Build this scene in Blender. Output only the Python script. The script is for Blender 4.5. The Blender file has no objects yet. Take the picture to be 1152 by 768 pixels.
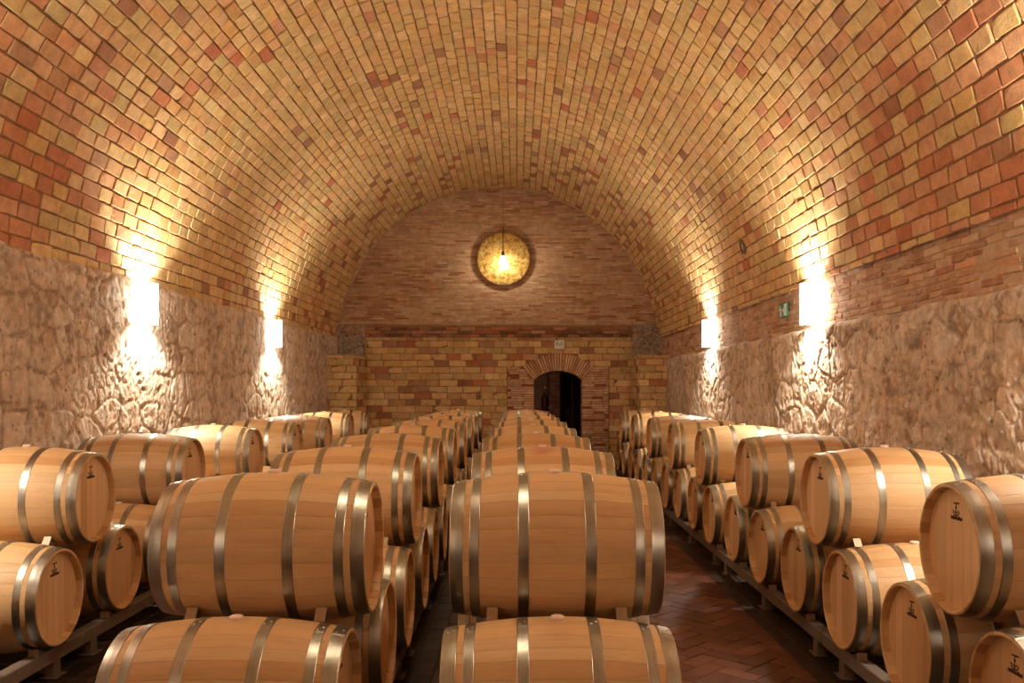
import bpy, math, random
import numpy as np
from mathutils import Vector, Matrix

rng = np.random.default_rng(7)
random.seed(7)
scene = bpy.context.scene
COL = scene.collection
PI = math.pi

# ------------------------------------------------------------------ dimensions (metres)
CAMZ = 1.84                       # eye height
CX, RV = -0.435, 3.655            # vault centre line and radius
ZC = 0.974 + CAMZ                 # height of the vault's centre
XL, XR = -4.08, 3.23              # stone wall faces
ZSL, ZSR, ZBR = 1.18 + CAMZ, 0.67 + CAMZ, 1.15 + CAMZ   # stone top on one side / other side / thin brick band top
Y0, YP, YB, YT = -4.6, 19.1, 20.3, 20.5                 # front wall, pillar faces, back wall, gable
L, RB, RE = 0.95, 0.35, 0.30      # barrel length, bilge radius, end radius
S = 1.8903                        # spacing of the upper tier
P = S / 2
ZU, ZL = CAMZ - 0.7408, CAMZ - 1.3095     # axis heights of the tiers

# ------------------------------------------------------------------ noise in numpy
_perm = np.random.default_rng(3).random((256, 256))
def vnoise(x, y, s=0):
    xi, yi = np.floor(x).astype(int), np.floor(y).astype(int)
    fx, fy = x - xi, y - yi
    fx, fy = fx * fx * (3 - 2 * fx), fy * fy * (3 - 2 * fy)
    g = lambda a, b: _perm[(a + s * 57) & 255, (b + s * 131) & 255]
    return (g(xi, yi) * (1 - fx) + g(xi + 1, yi) * fx) * (1 - fy) + (g(xi, yi + 1) * (1 - fx) + g(xi + 1, yi + 1) * fx) * fy
def fbm(x, y, o=4, s=0):
    r, a, t = 0, 1.0, 0
    for k in range(o):
        r = r + a * vnoise(x * 2 ** k, y * 2 ** k, s + k); t += a; a *= .5
    return r / t
def worley(x, y, s=0):
    xi, yi = np.floor(x).astype(int), np.floor(y).astype(int)
    f1 = np.full(x.shape, 9.); f2 = np.full(x.shape, 9.); idv = np.zeros(x.shape)
    for dx in (-1, 0, 1):
        for dy in (-1, 0, 1):
            a, b = (xi + dx + s * 31) & 255, (yi + dy + s * 17) & 255
            px = xi + dx + .1 + .8 * _perm[a, b]; py = yi + dy + .1 + .8 * _perm[b, (a + 91) & 255]
            d = np.hypot(px - x, py - y)
            m = d < f1
            f2 = np.where(m, f1, np.minimum(f2, d)); f1 = np.where(m, d, f1)
            idv = np.where(m, _perm[(a + 44) & 255, (b + 77) & 255], idv)
    return f1, f2, idv

# ------------------------------------------------------------------ object helpers
def tag(o, label=None, cat=None, group=None, kind=None):
    if label: o['label'] = label
    if cat: o['category'] = cat
    if group: o['group'] = group
    if kind: o['kind'] = kind
    return o
def link(name, data, parent=None):
    o = bpy.data.objects.new(name, data); COL.objects.link(o)
    if parent: o.parent = parent
    return o
def empty(name, loc, rz=0.):
    o = link(name, None); o.location = loc; o.rotation_euler = (0, 0, rz); o.empty_display_size = .1
    return o

class MB:
    """collects shapes for ONE mesh"""
    def __init__(s): s.v, s.f, s.m, s.c, s.n, s.sm = [], [], [], [], 0, []
    def add(s, v, f, mi=0, col=None, smooth=False):
        v = np.asarray(v, float).reshape(-1, 3)
        s.v.append(v); s.f += [tuple(int(i) + s.n for i in q) for q in f]
        s.m += [mi] * len(f); s.sm += [smooth] * len(f)
        c = np.ones((len(v), 4)) * .5 if col is None else np.asarray(col, float)
        if c.ndim == 1: c = np.tile(np.append(c, 1.)[:4], (len(v), 1))
        if c.shape[1] == 3: c = np.hstack([c, np.ones((len(c), 1))])
        s.c.append(c); s.n += len(v)
    def box(s, lo, hi, mi=0, col=None, bev=0., rot=None, at=(0, 0, 0)):
        lo, hi = np.array(lo, float), np.array(hi, float)
        b = min(bev, .45 * float((hi - lo).min()))
        if b <= 0:
            v = [[(lo, hi)[i][0], (lo, hi)[j][1], (lo, hi)[k][2]] for i in (0, 1) for j in (0, 1) for k in (0, 1)]
            f = [(0, 1, 3, 2), (4, 6, 7, 5), (0, 4, 5, 1), (2, 3, 7, 6), (0, 2, 6, 4), (1, 5, 7, 3)]
        else:
            v, idx = [], {}
            for i in (0, 1):
                for j in (0, 1):
                    for k in (0, 1):
                        c = np.array([(lo, hi)[i][0], (lo, hi)[j][1], (lo, hi)[k][2]])
                        sg = np.array([1 - 2 * i, 1 - 2 * j, 1 - 2 * k]) * b
                        for a in range(3):
                            d = sg.copy(); d[a] = 0
                            idx[i, j, k, a] = len(v); v.append(c + d)
            f = []
            C8 = [(i, j, k) for i in (0, 1) for j in (0, 1) for k in (0, 1)]
            for a in range(3):
                for e in (0, 1):
                    o1, o2 = [q for q in range(3) if q != a]
                    loop = []
                    for p, q in ((0, 0), (1, 0), (1, 1), (0, 1)):
                        t = [0, 0, 0]; t[a] = e; t[o1] = p; t[o2] = q; loop.append(idx[t[0], t[1], t[2], a])
                    f.append(loop)
            for a in range(3):
                o1, o2 = [q for q in range(3) if q != a]
                for p in (0, 1):
                    for q in (0, 1):
                        t0 = [0, 0, 0]; t0[o1] = p; t0[o2] = q; t1 = list(t0); t1[a] = 1
                        f.append([idx[(*t0, o1)], idx[(*t1, o1)], idx[(*t1, o2)], idx[(*t0, o2)]])
            for c in C8: f.append([idx[(*c, 0)], idx[(*c, 1)], idx[(*c, 2)]])
        v = np.array(v)
        if rot is not None: v = v @ np.array(rot.to_3x3()).T
        s.add(v + np.array(at), f, mi, col)
    def tube(s, pts, r, n=10, mi=0, col=None, cap=True):
        pts = [Vector(p) for p in pts]; rs = r if hasattr(r, '__len__') else [r] * len(pts)
        v, f = [], []; up = None
        for i, p in enumerate(pts):
            t = (pts[min(i + 1, len(pts) - 1)] - pts[max(i - 1, 0)]).normalized()
            if up is None:
                up = t.orthogonal().normalized()
            else:
                up = (up - t * up.dot(t)).normalized()
            w = t.cross(up)
            for k in range(n):
                a = 2 * PI * k / n; v.append(p + (up * math.cos(a) + w * math.sin(a)) * rs[i])
        for i in range(len(pts) - 1):
            for k in range(n):
                f.append((i * n + k, i * n + (k + 1) % n, (i + 1) * n + (k + 1) % n, (i + 1) * n + k))
        if cap: f += [tuple(range(n - 1, -1, -1)), tuple(range((len(pts) - 1) * n, len(pts) * n))]
        s.add([tuple(q) for q in v], f, mi, col, True)
    def lathe(s, prof, n=48, axis='X', mi=0, col=None, at=(0, 0, 0), closed=True):
        """prof: (position along axis, radius)"""
        v, f = [], []; m = len(prof)
        for k in range(n):
            a = 2 * PI * k / n; c, d = math.cos(a), math.sin(a)
            for (x, r) in prof:
                v.append({'X': (x, r * c, r * d), 'Y': (r * c, x, r * d), 'Z': (r * c, r * d, x)}[axis])
        for k in range(n):
            k2 = (k + 1) % n
            for i in range(m if closed else m - 1):
                j = (i + 1) % m
                f.append((k * m + i, k * m + j, k2 * m + j, k2 * m + i))
        s.add(np.array(v) + np.array(at), f, mi, col, True)
    def prism(s, poly, axis, a, b, mi=0, col=None):
        """poly of 2D points in the other two axes, extruded from a to b along axis"""
        n = len(poly); v = []
        for e in (a, b):
            for (p, q) in poly:
                v.append({'X': (e, p, q), 'Y': (p, e, q), 'Z': (p, q, e)}[axis])
        f = [tuple(range(n - 1, -1, -1)), tuple(range(n, 2 * n))] + [(i, (i + 1) % n, n + (i + 1) % n, n + i) for i in range(n)]
        s.add(v, f, mi, col)
    def grid(s, X, Y, Z, mi=0, col=None, smooth=True):
        a, b = X.shape
        v = np.stack([X, Y, Z], -1).reshape(-1, 3)
        i = np.arange(a * b).reshape(a, b)
        f = np.stack([i[:-1, :-1], i[1:, :-1], i[1:, 1:], i[:-1, 1:]], -1).reshape(-1, 4)
        s.add(v, f.tolist(), mi, None if col is None else np.asarray(col).reshape(-1, 3), smooth)
    def build(s, name, mats, parent=None):
        me = bpy.data.meshes.new(name)
        V = np.concatenate(s.v)
        me.from_pydata(V.tolist(), [], s.f)
        for m in (mats if isinstance(mats, (list, tuple)) else [mats]): me.materials.append(m)
        me.polygons.foreach_set('material_index', s.m)
        me.polygons.foreach_set('use_smooth', s.sm)
        at = me.color_attributes.new('tint', 'FLOAT_COLOR', 'POINT')
        at.data.foreach_set('color', np.concatenate(s.c).astype(np.float32).ravel())
        me.update()
        return link(name, me, parent)
def fix_normals(o):
    import bmesh
    bm = bmesh.new(); bm.from_mesh(o.data); bmesh.ops.recalc_face_normals(bm, faces=bm.faces); bm.to_mesh(o.data); bm.free()
    return o

# ------------------------------------------------------------------ bricks as real blocks
def bricks(mb, rects, surf, col, top=(.006, .016), bev=.006, jit=.004, tilt=.03, chip=.12, mi=0, deep=.02):
    """rects (n,4): u0,u1,v0,v1 in metres on the surface; surf(u,v,h)->x,y,z; col (n,3)"""
    R_ = np.asarray(rects, float)
    if not len(R_): return
    n = len(R_); r = np.random.default_rng(len(R_) + int(abs(R_[0].sum()) * 100))
    fu = np.array([0, 0, 0, .33, .67, 1, 1, 1.]); fv = np.array([0, 0, 0, .5, 1, 1, 1.])
    bu = np.array([0, 0, 1, 0, 0, -1, 0, 0.]); bv = np.array([0, 0, 1, 0, -1, 0, 0.])
    a, b = len(fu), len(fv)
    FU, FV = np.meshgrid(fu, fv, indexing='ij'); BU, BV = np.meshgrid(bu, bv, indexing='ij')
    ring = np.minimum(np.minimum(np.arange(a)[:, None], a - 1 - np.arange(a)[:, None]), np.minimum(np.arange(b)[None], b - 1 - np.arange(b)[None]))
    w, h = (R_[:, 1] - R_[:, 0])[:, None, None], (R_[:, 3] - R_[:, 2])[:, None, None]
    # corner jitter, bilinear over the brick
    cj = r.uniform(-jit, jit, (n, 2, 2, 2))
    def bil(c): return c[:, 0, 0, None, None] * (1 - FU) * (1 - FV) + c[:, 1, 0, None, None] * FU * (1 - FV) + c[:, 0, 1, None, None] * (1 - FU) * FV + c[:, 1, 1, None, None] * FU * FV
    U = R_[:, 0, None, None] + FU * w + BU * bev + bil(cj[..., 0])
    V = R_[:, 2, None, None] + FV * h + BV * bev + bil(cj[..., 1])
    ej = r.uniform(-jit * .5, jit * .5, (n, a, b))
    U = U + ej; V = V + r.uniform(-jit * .5, jit * .5, (n, a, b))
    # share jitter between the two outermost rings
    for X in (U, V):
        X[:, 0] = X[:, 1]; X[:, -1] = X[:, -2]; X[:, :, 0] = X[:, :, 1]; X[:, :, -1] = X[:, :, -2]
    t0 = r.uniform(top[0], top[1], (n, 1, 1))
    H = t0 + (FU - .5) * w * r.normal(0, tilt, (n, 1, 1)) + (FV - .5) * h * r.normal(0, tilt * 1.6, (n, 1, 1)) + r.uniform(-.0012, .0012, (n, a, b))
    ck = r.random((n, 2, 2)) < chip
    cd = ck * r.uniform(.3, 1., (n, 2, 2))
    near = lambda F, G, i, j: ((FU == i) & (FV == j))[None]
    for i in (0, 1):
        for j in (0, 1):
            msk = near(FU, FV, i, j)
            d = cd[:, i, j, None, None] * msk
            U = U + d * (.011 if i == 0 else -.011) ; V = V + d * (.009 if j == 0 else -.009); H = H - d * .006
    H = np.where(ring[None] == 1, H - bev * .8, H)
    H = np.where(ring[None] == 0, -deep, H)
    x, y, z = surf(U, V, H)
    v = np.stack([x, y, z], -1).reshape(-1, 3)
    i = np.arange(a * b).reshape(a, b)
    f1 = np.stack([i[:-1, :-1], i[1:, :-1], i[1:, 1:], i[:-1, 1:]], -1).reshape(-1, 4)
    f = (f1[None] + (np.arange(n) * a * b)[:, None, None]).reshape(-1, 4)
    c = np.repeat(np.asarray(col, float), a * b, axis=0)
    mb.add(v, f.tolist(), mi, c)

def courses(u0, u1, v0, v1, bl, bh, joint=.011, r=None, lvar=.12, keep=None, hvar=0., ju=None):
    r = r or rng; out = []; v = v0
    while v < v1 - bh * .35:
        hh = bh * (1 + r.uniform(-hvar, hvar)); ve = min(v + hh, v1)
        u = u0 - r.uniform(0, bl)
        while u < u1:
            ln = bl * (1 + r.uniform(-lvar, lvar)); a, b = max(u, u0), min(u + ln, u1)
            if b - a > .05:
                q = (a + (ju or joint) / 2, b - (ju or joint) / 2, v + joint / 2, ve - joint / 2)
                if keep is None: out.append(q)
                else:
                    k = keep(*q)
                    if k is True: out.append(q)
                    elif k: out += [t for t in k if t[1] - t[0] > .04]
            u += ln
        v = ve
    return np.array(out)

def srgb(r, g, b):
    f = lambda c: (c / 255 / 12.92) if c / 255 <= .04045 else ((c / 255 + .055) / 1.055) ** 2.4
    return np.array([f(r), f(g), f(b)])

# ------------------------------------------------------------------ materials
def newmat(name):
    m = bpy.data.materials.new(name); m.use_nodes = True
    nt = m.node_tree; return m, nt, nt.nodes['Principled BSDF']
def N(nt, t, **k):
    n = nt.nodes.new(t)
    for a, b in k.items():
        if a == 'ins':
            for i, val in b.items(): n.inputs[i].default_value = val
        else: setattr(n, a, b)
    return n
def mixc(nt, blend, fac, a, b):
    m = N(nt, 'ShaderNodeMix', data_type='RGBA', blend_type=blend)
    for s, v in ((0, fac), (6, a), (7, b)):
        if hasattr(v, 'links') or hasattr(v, 'is_linked'): nt.links.new(v, m.inputs[s])
        else: m.inputs[s].default_value = v if s == 0 else (*v, 1)[:4]
    return m.outputs[2]
def ramp(nt, src, stops):
    r = N(nt, 'ShaderNodeValToRGB'); e = r.color_ramp.elements
    while len(e) < len(stops): e.new(.5)
    for q, (p, c) in zip(e, stops):
        q.position = p; q.color = (c, c, c, 1) if not hasattr(c, '__len__') else (*c, 1)[:4]
    nt.links.new(src, r.inputs[0]); return r.outputs[0]
def noise(nt, vec, scale, detail=4, rough=.55, dist=0.):
    n = N(nt, 'ShaderNodeTexNoise', ins={'Scale': scale, 'Detail': detail, 'Roughness': rough, 'Distortion': dist})
    if vec is not None: nt.links.new(vec, n.inputs['Vector'])
    return n.outputs[0]
def ocoord(nt, scale=(1, 1, 1), kind='Object'):
    tc = N(nt, 'ShaderNodeTexCoord'); mp = N(nt, 'ShaderNodeMapping'); mp.inputs['Scale'].default_value = scale
    nt.links.new(tc.outputs[kind], mp.inputs['Vector']); return mp.outputs[0]
def bump(nt, bs, h, strength=.4, dist=.01):
    b = N(nt, 'ShaderNodeBump', ins={'Strength': strength, 'Distance': dist})
    nt.links.new(h, b.inputs['Height']); nt.links.new(b.outputs[0], bs.inputs['Normal'])

def masonry(name, lo=.72, hi=1.18, rough=.9, smear=None, bscale=60, bdist=.006, mott=9., pits=0):
    m, nt, bs = newmat(name)
    at = N(nt, 'ShaderNodeVertexColor', layer_name='tint')
    vec = ocoord(nt)
    n1 = noise(nt, vec, mott, 6, .65)
    c = mixc(nt, 'MULTIPLY', 1., at.outputs[0], ramp(nt, n1, [(.25, lo), (.75, hi)]))
    n2 = noise(nt, vec, 55, 3, .7)
    c = mixc(nt, 'MULTIPLY', 1., c, ramp(nt, n2, [(.3, .86), (.6, 1.06)]))
    c = mixc(nt, 'MULTIPLY', 1., c, ramp(nt, noise(nt, vec, 4.2, 3, .6, .5), [(.38, (1.02, 1.02, 1.02)), (.68, (.98, .86, .76))]))
    if smear is not None:
        n3 = noise(nt, vec, 2.6, 8, .7, .4)
        c = mixc(nt, 'MIX', ramp(nt, n3, [(.48, 0.), (.66, .8)]), c, smear)
    if pits:                                     # small holes, their shade put into the colour as dark spots
        vo = N(nt, 'ShaderNodeTexVoronoi', ins={'Scale': pits}); nt.links.new(vec, vo.inputs['Vector'])
        c = mixc(nt, 'MULTIPLY', 1., c, ramp(nt, vo.outputs['Distance'], [(.07, .42), (.2, 1.)]))
    nt.links.new(c, bs.inputs['Base Color'])
    bs.inputs['Roughness'].default_value = rough; bs.inputs['Specular IOR Level'].default_value = .25
    bump(nt, bs, noise(nt, vec, bscale, 6, .7), .8, bdist)
    return m

M = {}
M['brick'] = masonry('brick_tile', .74, 1.16, .85)
M['mortar'] = masonry('mortar', .7, 1.15, .95)
M['stone'] = masonry('rubble_plaster', .74, 1.2, .92, bscale=38, bdist=.016, mott=7., pits=9.)
M['band'] = masonry('smeared_brick', .7, 1.2, .9, smear=srgb(206, 176, 150))
M['floor'] = masonry('floor_tile', .7, 1.15, .42, bscale=30, bdist=.002)

def wood(name, grain, stave=True):
    m, nt, bs = newmat(name)
    at = N(nt, 'ShaderNodeVertexColor', layer_name='tint')
    oi = N(nt, 'ShaderNodeObjectInfo')
    vec0 = ocoord(nt, grain)
    add = N(nt, 'ShaderNodeVectorMath', operation='ADD'); nt.links.new(vec0, add.inputs[0])
    mul = N(nt, 'ShaderNodeVectorMath', operation='SCALE'); mul.inputs[0].default_value = (37, 53, 29); nt.links.new(oi.outputs['Random'], mul.inputs['Scale'])
    nt.links.new(mul.outputs[0], add.inputs[1]); vec = add.outputs[0]
    g1 = noise(nt, vec, 1.6, 6, .62, .25); g2 = noise(nt, vec, 8., 4, .6, .1)
    c = mixc(nt, 'MULTIPLY', 1., at.outputs[0], ramp(nt, g1, [(.28, (.90, .86, .81)), (.5, (1, 1, 1)), (.75, (1.04, 1.03, 1.02))]))
    c = mixc(nt, 'MULTIPLY', 1., c, ramp(nt, g2, [(.3, (.94, .92, .90)), (.55, (1.02, 1.02, 1.02))]))
    c = mixc(nt, 'MULTIPLY', 1., c, ramp(nt, oi.outputs['Random'], [(0., (.93, .89, .86)), (.5, (1.0, .99, .98)), (1., (1.05, 1.07, 1.07))]))
    if stave:                                   # wine stain spilt around the bung of some barrels
        st = N(nt, 'ShaderNodeAttribute', attribute_type='OBJECT', attribute_name='stain')
        oc = ocoord(nt, (4.6, 3.2, 3.2)); sub = N(nt, 'ShaderNodeVectorMath', operation='DISTANCE')
        nt.links.new(oc, sub.inputs[0]); sub.inputs[1].default_value = (0, -.22, 3.2 * .69)
        nn = noise(nt, ocoord(nt), 5, 4, .6); ad = N(nt, 'ShaderNodeMath', operation='ADD'); nt.links.new(sub.outputs['Value'], ad.inputs[0])
        nt.links.new(nn, ad.inputs[1])
        k = ramp(nt, ad.outputs[0], [(.75, .9), (1.4, .0)])
        mm = N(nt, 'ShaderNodeMath', operation='MULTIPLY'); nt.links.new(k, mm.inputs[0]); nt.links.new(st.outputs['Fac'], mm.inputs[1])
        c = mixc(nt, 'MIX', mm.outputs[0], c, srgb(188, 128, 100))
    nt.links.new(c, bs.inputs['Base Color'])
    bs.inputs['Roughness'].default_value = .5; bs.inputs['Specular IOR Level'].default_value = .32
    bump(nt, bs, g2, .12, .002)
    return m
M['stave'] = wood('oak_staves', (1.0, 16, 16))
M['head'] = wood('oak_head', (16, 16, 1.0), False)

def simple(name, col, rough=.6, metal=0., nscale=None, var=.15, emis=None, es=0., stretch=(1, 1, 1), bdist=0.):
    m, nt, bs = newmat(name)
    bs.inputs['Roughness'].default_value = rough; bs.inputs['Metallic'].default_value = metal
    if nscale:
        n = noise(nt, ocoord(nt, stretch), nscale, 5, .6)
        nt.links.new(mixc(nt, 'MULTIPLY', 1., tuple(col), ramp(nt, n, [(.3, 1 - var), (.7, 1 + var)])), bs.inputs['Base Color'])
        if bdist: bump(nt, bs, n, .6, bdist)
    else: bs.inputs['Base Color'].default_value = (*col, 1)
    if emis is not None:
        bs.inputs['Emission Color'].default_value = (*emis, 1); bs.inputs['Emission Strength'].default_value = es
    return m
# galvanised hoop: brushed along the band, slightly mottled
def hoopmat():
    m, nt, bs = newmat('galvanised_hoop')
    bs.inputs['Metallic'].default_value = 1.
    v = ocoord(nt, (260, 1.5, 1.5)); n = noise(nt, v, 1., 4, .7)
    n2 = noise(nt, ocoord(nt), 14, 5, .6)
    c = mixc(nt, 'MULTIPLY', 1., (.44, .415, .355), ramp(nt, n, [(.3, .82), (.7, 1.12)]))
    c = mixc(nt, 'MULTIPLY', 1., c, ramp(nt, n2, [(.3, .85), (.7, 1.08)]))
    nt.links.new(c, bs.inputs['Base Color'])
    nt.links.new(ramp(nt, n2, [(.3, .30), (.7, .42)]), bs.inputs['Roughness'])
    bump(nt, bs, n, .12, .001)
    return m
M['hoop'] = hoopmat()
M['rivet'] = simple('rivet_steel', (.62, .60, .56), .3, 1.)
M['bung'] = simple('silicone_bung', srgb(226, 196, 176), .5, 0, 30, .06)
M['stamp'] = simple('stamp_ink', srgb(62, 36, 22), .8, 0, 40, .2)
M['chalk'] = simple('chalk', srgb(205, 170, 135), .9)
M['steel'] = simple('painted_rack_steel', srgb(118, 104, 94), .5, .0, 18, .15)
M['wedge'] = simple('wedge_block', srgb(88, 72, 60), .6, 0, 25, .2)
M['plate'] = simple('wedge_plate', srgb(172, 148, 120), .42, .35, 30, .12)
LAMP = (1., .935, .78)
M['shade'] = simple('lit_alabaster', (.9, .86, .8), .6, 0, None, emis=LAMP, es=46.)
M['lampmetal'] = simple('lamp_metal', srgb(70, 62, 54), .5, .6)
M['bulb'] = simple('lit_bulb', (1, .9, .7), .4, 0, None, emis=(1., .84, .6), es=60.)
M['cord'] = simple('black_cord', srgb(24, 18, 14), .7)
M['box'] = simple('emergency_box', srgb(222, 216, 204), .5, 0, 12, .04)
M['led'] = simple('green_led', srgb(190, 230, 190), .4, emis=(.6, 1, .6), es=.3)
M['green'] = simple('exit_green', srgb(20, 112, 84), .45, 0, 20, .06)
M['white'] = simple('sign_white', srgb(225, 232, 222), .5)
M['red'] = simple('fire_red', srgb(190, 26, 22), .45)
M['black'] = simple('black_rubber', srgb(28, 24, 22), .5)
M['passage'] = simple('passage_plaster', srgb(150, 112, 92), .9, 0, 6, .15)
M['dark'] = simple('dark_door', srgb(70, 56, 48), .7, 0, 8, .15)
M['vent'] = simple('vent_metal', srgb(110, 88, 70), .6, .2)
def goldmat():
    m, nt, bs = newmat('gold_leaf')
    n = noise(nt, ocoord(nt), 11, 8, .72); n2 = noise(nt, ocoord(nt), 42, 4, .7)
    c = ramp(nt, n, [(.34, srgb(140, 98, 34)), (.48, srgb(226, 180, 88)), (.62, srgb(250, 226, 156))])
    c = mixc(nt, 'MULTIPLY', 1., c, ramp(nt, n2, [(.3, .75), (.6, 1.1)]))
    nt.links.new(c, bs.inputs['Base Color']); bs.inputs['Metallic'].default_value = .55; bs.inputs['Roughness'].default_value = .4
    bump(nt, bs, n2, .5, .004); return m
M['gold'] = goldmat()

# ------------------------------------------------------------------ tile colours
YEL = [srgb(221, 185, 128), srgb(216, 180, 121), srgb(225, 192, 140), srgb(210, 181, 125), srgb(220, 180, 132)]
ORA = [srgb(203, 143, 106), srgb(196, 132, 96), srgb(208, 156, 120), srgb(191, 125, 91), srgb(210, 161, 124)]
BRN = [srgb(176, 132, 100), srgb(166, 118, 88), srgb(184, 144, 110)]
def pick(lst, n, r): return np.array(lst)[r.integers(0, len(lst), n)]
def vault_colours(R_, arc):
    r = np.random.default_rng(11); n = len(R_)
    u = (R_[:, 0] + R_[:, 1]) / 2; v = (R_[:, 2] + R_[:, 3]) / 2
    side = np.abs(v / arc - .5) * 2                      # 0 crown, 1 springing
    cl = fbm(u * .55, v * .7, 3, 5)                      # patches laid with one batch of tiles
    p = .09 + np.clip((10.2 - u) / 3.5, 0, 1) * (.12 + .62 * side ** 1.4) + np.clip((u - 13) / 5, 0, 1) * .25 * side + (cl - .5) * .55
    isor = r.random(n) < np.clip(p, .03, .93)
    deep = np.clip((side - .35) * 1.6, 0, 1)[:, None] * np.clip((11 - u) / 3, .25, 1)[:, None]
    c = np.where(isor[:, None], pick(ORA, n, r) * deep + (1 - deep) * pick(YEL + ORA[3:], n, r) * np.array([.98, .9, .86]), pick(YEL, n, r))
    b = r.random(n) < (.025 + .07 * (u > 16.5))
    c = np.where(b[:, None], pick(BRN, n, r), c)
    return c * r.uniform(.9, 1.07, (n, 1))

def structure(name, mb, mats, label=None, cat=None):
    o = mb.build(name, mats); o['kind'] = 'structure'
    if label: tag(o, label, cat)
    return o

# ------------------------------------------------------------------ ceiling: the brick barrel vault
TH0 = PI - math.asin((ZSL - .07 - ZC) / RV); TH1 = math.asin((ZBR - ZC) / RV)
ARC = RV * (TH0 - TH1)
def s_vault(u, v, h):
    th = TH0 - v / RV; rr = RV - h
    return CX + rr * np.cos(th), u, ZC + rr * np.sin(th)
mb = MB()
U, V = np.meshgrid(np.linspace(Y0, YT + .15, 330), np.linspace(0, ARC, 220), indexing='ij')
H = (fbm(U * 9, V * 9, 3, 2) - .5) * .012
mb.grid(*s_vault(U, V, H), 1, np.tile(srgb(150, 116, 84), (U.size, 1)))
rc = courses(3.4, YT + .08, 0, ARC, .292, .1405, .016, lvar=.14, ju=.020)
bricks(mb, rc, s_vault, vault_colours(rc, ARC), top=(.008, .017), tilt=.018, jit=.0055, chip=.12)
rc = courses(Y0, 3.4, 0, ARC, .292, .1405, .016, lvar=.14, ju=.020)
bricks(mb, rc, s_vault, vault_colours(rc, ARC), top=(.008, .017), tilt=.018, jit=.0055, chip=.12)
structure('ceiling', mb, [M['brick'], M['mortar']])

# ------------------------------------------------------------------ rubble side walls
def stone_field(u, v, s):
    wu, wv = u + (fbm(u * 3, v * 3, 3, s) - .5) * .16, v + (fbm(u * 3, v * 3, 3, s + 9) - .5) * .16
    f1, f2, idv = worley(wu * 2.3, wv * 3.0, s)
    g1, g2, id2 = worley(wu * 5.2 + 9, wv * 6.5, s + 2)
    e1 = f2 - f1; e2 = g2 - g1
    big = np.clip((fbm(u * .8, v * .8, 3, s + 4) - .44) * 6 + (idv - .5) * 2.2, 0, 1)          # plaster smeared over the stones
    small = np.clip((fbm(u * 1.1, v * 1.1, 3, s + 5) - .50) * 6 + (id2 - .5) * 2.6, 0, 1)
    sm = lambda x, a, b: (lambda q: q * q * (3 - 2 * q))(np.clip((x - a) / (b - a), 0, 1))
    k1 = sm(e1, .05, .16) * (1 - big); k2 = sm(e2, .06, .2) * (1 - small) * big
    c1 = np.exp(-((e1 - .045) / .035) ** 2) * (1 - big); c2 = np.exp(-((e2 - .05) / .045) ** 2) * (1 - small) * big
    m1 = fbm(u * 2.2, v * 2.2, 4, s + 1) - .5
    m2 = fbm(u * 13, v * 11, 4, s + 2) - .5
    rd = 1 - np.abs(fbm(u * 22, v * 18, 3, s + 3) * 2 - 1)
    pit = np.clip(fbm(u * 11, v * 11, 3, s + 6) - .62, 0, 1)
    h = .018 * m1 + .020 * m2 + .011 * (rd - .7) + .014 * k1 * (.4 + idv) + .006 * k2 * (.4 + id2) - .007 * c1 - .002 * c2 - .06 * pit - .004
    t = .50 + .7 * (fbm(u * 1.6, v * 1.6, 5, s + 7) - .5) + .9 * (fbm(u * 17, v * 17, 3, s + 8) - .5) + .55 * (idv * 7.3 % 1 - .42) * k1 + .6 * (id2 * 5.7 % 1 - .5) * k2 - .42 * c1 - .38 * c2 - 2.0 * pit
    return h, np.clip(t, 0, 1), idv
def stone_col(t, idv):
    a, b, c = srgb(170, 148, 128), srgb(218, 198, 178), srgb(232, 218, 202)
    t = t[..., None]
    return np.where(t < .5, a + (b - a) * t * 2, b + (c - b) * (t - .5) * 2)
def stone_wall(name, side, ztop, x):
    mb = MB()
    for (ya, yb, ny, nz) in ((Y0, 5.4, 200, 70), (5.4, 11.2, 420, 200), (11.2, YB + .1, 470, 130)):
        U, V = np.meshgrid(np.linspace(ya, yb, ny), np.linspace(0, 1, nz), indexing='ij')
        top = ztop + (fbm(U * 1.3, U * 0 + 3.3, 4, 8) - .5) * .10
        V = V * top
        h, t, idv = stone_field(U, V, 1 if side < 0 else 6)
        roll = np.clip((top - V) / .05, 0, 1) ** .5             # rounded top lip
        h = (h + .012) * roll - .03 * (1 - roll)
        h = np.maximum(h, -.04)
        mb.grid(x - side * h, U, V, 0, stone_col(t, idv))
    return structure(name, mb, M['stone'])
stone_wall('wall_left', -1, ZSL, XL + .02)
stone_wall('wall_right', 1, ZSR, XR - .02)

# thin brick band between the stone and the vault on one side
mb = MB()
def s_right(u, v, h): return XR + .03 - h, u, v
U, V = np.meshgrid(np.linspace(Y0, YB + .1, 300), np.linspace(ZSR - .12, ZBR + .03, 24), indexing='ij')
H = (fbm(U * 7, V * 7, 4, 12) - .5) * .018 - .002
mb.grid(*s_right(U, V, H), 1, np.tile(srgb(200, 170, 142), (U.size, 1)))
r5 = np.random.default_rng(5)
rc = courses(3.2, YB + .05, ZSR - .1, ZBR + .05, .27, .066, .014, r5, .3, hvar=.25)
rc = rc[r5.random(len(rc)) > .05]
cc = np.where((r5.random(len(rc)) < .55)[:, None], pick(ORA[2:3] + BRN, len(rc), r5), pick(BRN[2:] + [srgb(206, 172, 140), srgb(200, 162, 130), srgb(212, 180, 150)], len(rc), r5)) * r5.uniform(.9, 1.08, (len(rc), 1))
bricks(mb, rc, s_right, cc, top=(.003, .012), jit=.006, tilt=.02, chip=.2)
structure('wall_right', mb, [M['band'], M['mortar']])

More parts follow.
